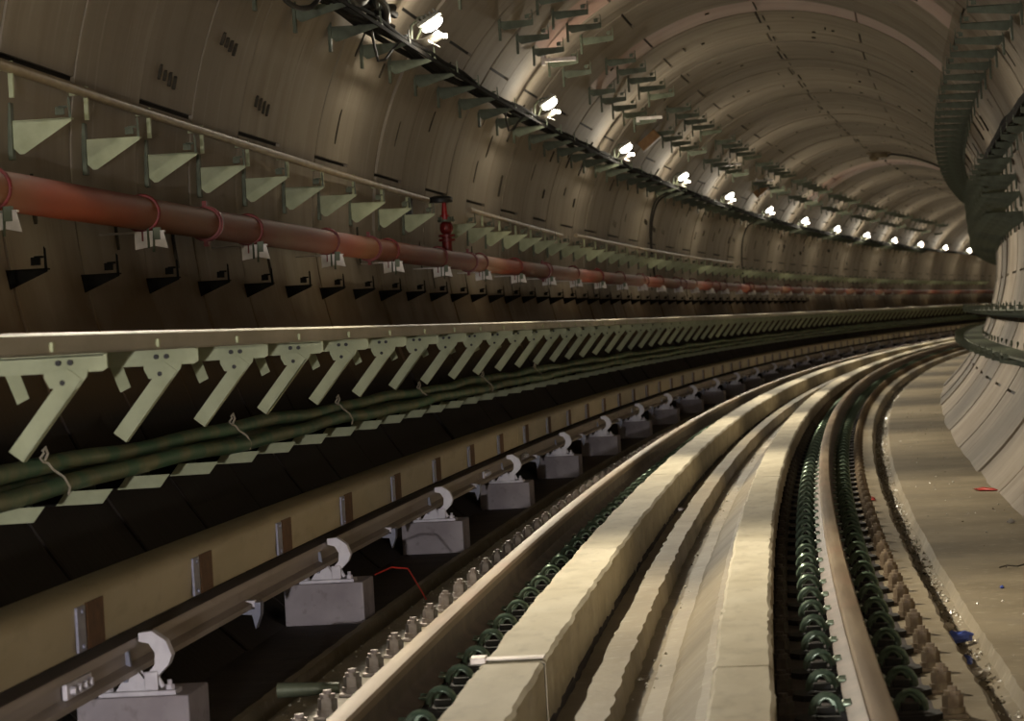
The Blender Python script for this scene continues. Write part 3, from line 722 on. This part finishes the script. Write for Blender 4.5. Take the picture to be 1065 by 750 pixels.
# ------------------------------------------------------------------ dark brackets overhead
def ceil_row(th,name,label_near,label_far,group,flip,L,skip,s0,n,ndet,D=.08,mt=None,sp=1.355,tip=.045):
    r=RT-.012; a=AC+r*math.sin(math.radians(th)); b=BC+r*math.cos(math.radians(th))
    k=mk_sail(name,flip,a,b-.02,mt or M['galv_dark'],M['galv_dark'],L,D,tip); c=0
    for i in range(n):
        s=s0+sp*i
        if skip(s): continue
        k.put(s,c<ndet,label=(label_near%ORD[c] if c<10 else label_far),cat='ceiling bracket',group=group); c+=1
g=lambda ph:(lambda s: ((s-ph)%8.36)>6.9)
ceil_row(-38.5,'ceiling_bracket','%s dark green bracket in the upper row above the lamps','dark green bracket in the far run of the upper row above the lamps','upper row of brackets above the lamps',False,.34,g(24.0),21.2,66,14,D=.075)
ceil_row(-46.5,'ceiling_bracket','%s dark green bracket in the lower row above the lamps','dark green bracket in the far run of the lower row above the lamps','lower row of brackets above the lamps',False,.30,g(25.2),22.0,66,14,D=.075)
ceil_row(57.2,'ceiling_bracket','%s dark bracket hanging on the right-hand ceiling','dark bracket packed in the ladder-like run on the right ceiling','brackets on the right ceiling',True,.42,lambda s:False,22.0,66,14)
ceil_row(71.2,'wall_bracket','%s dark bracket carrying black cables high on the right wall','dark bracket in the far run carrying black cables high on the right wall','cable brackets high on the right wall',True,.16,lambda s:False,25,60,6)
ceil_row(73.5,'wall_bracket','%s green bracket on the right wall just below the black cables','green bracket in the far run just below the black cables','brackets just below the right cables',True,.36,lambda s:False,33,56,4)
ceil_row(77.5,'wall_bracket','%s green bracket in the third row down on the right wall','green bracket in the far part of the third row down on the right wall','third row of brackets on the right wall',True,.40,lambda s:False,33,56,4)
ceil_row(81.5,'wall_bracket','%s green bracket in the fourth row down on the right wall','green bracket in the far part of the fourth row down on the right wall','fourth row of brackets on the right wall',True,.42,lambda s:False,33,56,4)
ceil_row(86,'wall_bracket','%s green triangular bracket at mid height on the right wall','green triangular bracket in the far run at mid height on the right wall','mid-height brackets on the right wall',True,.42,lambda s:False,33,56,4,D=.14)
for i,(a,b) in enumerate(((2.655,2.865),(2.715,2.865),(2.685,2.925))):
    o=pathtube(wob(a,b,i,.01),20,130,.042,.5,7).build('wall_cable',M['matt_black'],smooth=True); tag(o,['black cable nearest the track on the right wall brackets','black cable against the right wall on its brackets','black cable lying on top of the pair on the right wall'][i],'cable','black cables on the right wall')
# shelves on the right wall
def shelf_r(a0,b,s0,s1,label):
    aw=wall_a(b,1)-.01
    e=empty('cable_shelf',P(a0,b,s0))
    def sh(m): m.v=[tuple(Vector(v)-e.location) for v in m.v]; return m
    a0+=.14; sh(sweep([(a0,b-.01),(a0,b+.012),(a0+.01,b+.012),(a0+.012,b),(aw,b),(aw,b-.012),(a0+.012,b-.012)],s0,s1,.7)).build('tray_sheet',M['galv_dark'],e)
    tag(e,label,'cable tray'); return e
shelf_r(2.34,1.0,20,150,'upper dull green cable tray on the right wall at eye level')
shelf_r(2.20,.60,20,150,'lower dull green cable tray on the right wall above the sloping foot')
def rb(a0,b,name,lab,labf,grp):
    aw=wall_a(b,1)-.0
    k=mk_sail(name,True,aw,b-.016,M['galv_dark'],M['galv_dark'],aw-a0,.09)
    for i in range(58):
        s=24+1.355*i; k.put(s,i<6,label=(lab%ORD[i] if i<6 else labf),cat='tray bracket',group=grp)
rb(2.34,1.0,'tray_bracket','%s green arm under the upper tray on the right wall','green arm in the far run under the upper right tray','arms under the upper right tray')
rb(2.20,.60,'tray_bracket','%s green arm under the lower tray on the right wall','green arm in the far run under the lower right tray','arms under the lower right tray')
# ceiling junction box with its cable, brown boxes, pale bars
e=empty('junction_box',P(.12,4.70,68.6),-_head(68.6))
m=MB(); m.cyl((0,0,0),(0,0,1),.20,.12,18); m.ball((-.12,0,-.05),.12,.12,.09); m.build('box_body',M['tube'],e,smooth=True)
m=MB(); m.ball((-.04,-.15,-.04),.035,.03,.05); m.build('lens',M['black'],e); m=MB(); m.box(-.3,.28,-.06,.06,.03,.07); m.build('mount',M['tube'],e)
tag(e,'round brown junction box fixed at the crown of the ceiling','junction box')
o=MB().tube([P(AC+(RT-.03)*math.sin(math.radians(t)),BC+(RT-.03)*math.cos(math.radians(t))-(.10 if t<4 else 0),68.8+.02*t) for t in range(3,58,3)],.022,6).build('ceiling_cable',M['black'],smooth=True); tag(o,'dark cable arching from the junction box to the right ceiling','cable')
for s,th,lab in ((41.9,-49.5,'brown-orange box hanging below the bracket rows between the third and fourth lamps'),(61.7,-48.5,'small brown-orange box beyond the fifth lamp below the bracket rows')):
    e=empty('equipment_box',P(AC+(RT-.10)*math.sin(math.radians(th)),BC+(RT-.10)*math.cos(math.radians(th)),s),-_head(s))
    Rm=Matrix.Rotation(math.radians(-38),4,'Y'); m=MB(); m.box(-.16,.16,-.08,.08,-.07,.07,Rm,bev=.01); m.build('box_body',M['orange'],e); m=MB(); m.box(-.17,.17,-.1,-.08,-.09,-.075,Rm); m.build('box_edge',M['strip'],e); tag(e,lab,'box')
for s,th,lab in ((39.6,-45.5,'pale horizontal bar just left of the brown-orange box'),(29.6,-47,'pale pinkish bar sticking out above the second lamp'),(53.2,-45,'pale bar above the fifth lamp'),(60.2,-45,'pale bar above the sixth lamp')):
    m=MB(); m.box(0,.34,-.02,.02,-.02,.02,bev=.003); m.box(-.02,.02,-.03,.03,-.05,.05); o=m.build('pale_bar',M['strip']); place(o,s,AC+(RT-.03)*math.sin(math.radians(th)),BC+(RT-.03)*math.cos(math.radians(th))-.03); tag(o,lab,'bar')
# ------------------------------------------------------------------ gutter contents and litter
rd=random.Random(31)
def pebbles(m,a0,a1,b,s0,s1,n,rmin,rmax):
    for i in range(n):
        s=rd.uniform(s0,s1); a=rd.uniform(a0,a1); r=rd.uniform(rmin,rmax); c=P(a,b+r*.3,s)
        vs=[]; fs=[]
        for d in ((1,0,0),(0,1,0),(-1,0,0),(0,-1,0),(0,0,.8),(0,0,-.8)): vs.append(c+Vector([x*r*rd.uniform(.6,1.3) for x in d]))
        fs=[(0,1,4),(1,2,4),(2,3,4),(3,0,4),(1,0,5),(2,1,5),(3,2,5),(0,3,5)]; m.add(vs,fs)
m=MB(); pebbles(m,1.175,1.285,-.314,7,60,2200,.004,.014); tag(m.build('gravel',M['debris']),'loose grit and crumbs lying in the right-hand gutter','gravel',kind='stuff')
m=MB(); pebbles(m,-1.215,-1.15,-.203,7,40,700,.003,.008); pebbles(m,-.04,.09,-.272,7,40,160,.003,.010); pebbles(m,1.35,1.9,-.265,8,40,120,.003,.010); tag(m.build('debris',M['debris']),'scattered grit along the slab edge, trench and floor','grit',kind='stuff')
def crumple(a,b,s,sx,sy,sz,mt,name,label,cat,seed):
    r=random.Random(seed); m=MB(); m.ball((0,0,0),sx,sy,sz,None,10); m.v=[(x*r.uniform(.65,1.25),y*r.uniform(.65,1.25),max(-sz*.6,z*r.uniform(.6,1.3))) for x,y,z in m.v]
    o=m.build(name,mt); place(o,s,a,b+sz*.6); o.rotation_euler.z+=r.uniform(0,3); tag(o,label,cat)
crumple(1.185,-.305,11.8,.035,.10,.03,M['blue'],'plastic_wrapper','crumpled blue plastic wrapper lying in the right gutter','wrapper',1)
crumple(1.20,-.305,11.1,.022,.05,.02,M['blue'],'plastic_scrap','smaller blue plastic scrap further down the right gutter','scrap',2)
crumple(1.19,-.305,12.3,.03,.05,.02,M['litter_pale'],'paper_scrap','pale paper scrap in the right gutter above the blue wrapper','scrap',3)
crumple(1.21,-.305,10.7,.03,.06,.02,M['litter_pale'],'paper_scrap','pale paper scrap in the right gutter nearest the camera','scrap',4)
crumple(1.88,-.262,20.8,.05,.12,.012,M['litter_red'],'plastic_scrap','red plastic scrap on the floor at the foot of the right wall','scrap',5)
crumple(1.05,-.2,19.4,.03,.15,.012,M['litter_red'],'plastic_scrap','red scrap on the slab beside the right rail bolts','scrap',6)
crumple(1.52,-.265,13.6,.009,.03,.008,M['blue'],'bottle_cap','tiny blue cap on the open floor right of the gutter','cap',7)
crumple(1.85,-.262,17.6,.012,.04,.015,M['litter_pale'],'paper_scrap','tiny pale scrap on the floor near the right wall','scrap',8)
m=MB(); m.tube([(-.06,0,.004),(-.02,.03,.01),(.03,.0,.006),(.07,.05,.01)],.004,5); m.tube([(-.02,.03,.008),(-.03,-.05,.008)],.003,5); o=m.build('twig',M['slot']); place(o,14.6,1.64,-.262); tag(o,'dark thin twig on the open floor right of the gutter','twig')
o=MB().tube([P(-1.44,-.08,13.75),P(-1.38,-.06,13.9),P(-1.30,-.07,13.9),P(-1.22,-.15,13.7),P(-1.18,-.195,13.6)],.004,5).build('red_wire',M['litter_red'],smooth=True); tag(o,'thin red wire running from the second pedestal to the slab','wire')
m=MB(); m.cyl((0,0,0),(1,0,0),.028,.22,12,.02); o=m.build('pipe_offcut',M['galv_dark'],smooth=True); place(o,10.1,-1.17,-.17); tag(o,'short dark tube lying on the slab at the bottom edge','tube')
# ------------------------------------------------------------------ camera, light, view
def work_lamp(s,a,b,power,col,lab,base=-.2):
    e=empty('work_lamp',P(a,base,s),-_head(s)); b-=base+.2
    m=MB(); m.box(-.11,.11,-.03,.03,b+.2-.08,b+.2+.08,bev=.01); m.build('housing',M['lampbody'],e)
    m=MB(); m.box(-.09,.09,.03,.036,b+.2-.06,b+.2+.06); m.build('lens',M['lens'],e)
    m=MB(); m.cyl((0,0,(b+.12)/2),(0,0,1),.012,b+.12,8)
    for t in range(3): m.tube([(0,0,.12),(.16*math.cos(t*2.1),.16*math.sin(t*2.1),.008)],.01,6)
    m.build('stand',M['galv_dark'],e); tag(e,lab,'work lamp')
    ld=bpy.data.lights.new('work_light','POINT'); ld.energy=power; ld.color=col; ld.shadow_soft_size=.05
    lo=bpy.data.objects.new('work_light',ld); C.objects.link(lo); lo.location=P(a,b+base+.2,s+.12)
work_lamp(-5,-.12,.40,2500,(1,.94,.93),'portable work lamp on a small stand between the rails behind the camera')
work_lamp(-3,-1.47,2.05,800,(1,.95,.80),'added lamp on a tall stand on the left walkway behind the camera, lighting bracket faces',1.105)  # unseen lamp added to light the bracket faces above the deck
cam=bpy.data.cameras.new('camera'); co=bpy.data.objects.new('camera',cam); C.objects.link(co)
pitch,roll,CH=0.010414,-0.054093,1.05599
F=Vector((0,math.cos(pitch),-math.sin(pitch))); U=Vector((0,math.sin(pitch),math.cos(pitch))); Rg=Vector((1,0,0))
Rr=Rg*math.cos(roll)+U*math.sin(roll); Uu=-Rg*math.sin(roll)+U*math.cos(roll)
Mx=Matrix((( Rr.x,Uu.x,-F.x,0),(Rr.y,Uu.y,-F.y,0),(Rr.z,Uu.z,-F.z,CH),(0,0,0,1)))
co.matrix_world=Mx
cam.sensor_fit='HORIZONTAL'; cam.sensor_width=36; cam.lens=3000/1065*36; cam.clip_start=.1; cam.clip_end=600
cam.dof.use_dof=True; cam.dof.focus_distance=15; cam.dof.aperture_fstop=8
sc=bpy.context.scene; sc.camera=co
w=bpy.data.worlds.new('world'); w.use_nodes=True; w.node_tree.nodes['Background'].inputs[0].default_value=(.9,.8,.6,1); w.node_tree.nodes['Background'].inputs[1].default_value=0.0; sc.world=w
sc.view_settings.view_transform='Standard'; sc.view_settings.look='None'; sc.view_settings.gamma=1; sc.view_settings.exposure=0.0; sc.view_settings.use_curve_mapping=False
sc.cycles.use_denoising=True; sc.cycles.max_bounces=8; sc.cycles.diffuse_bounces=1; sc.cycles.sample_clamp_indirect=4
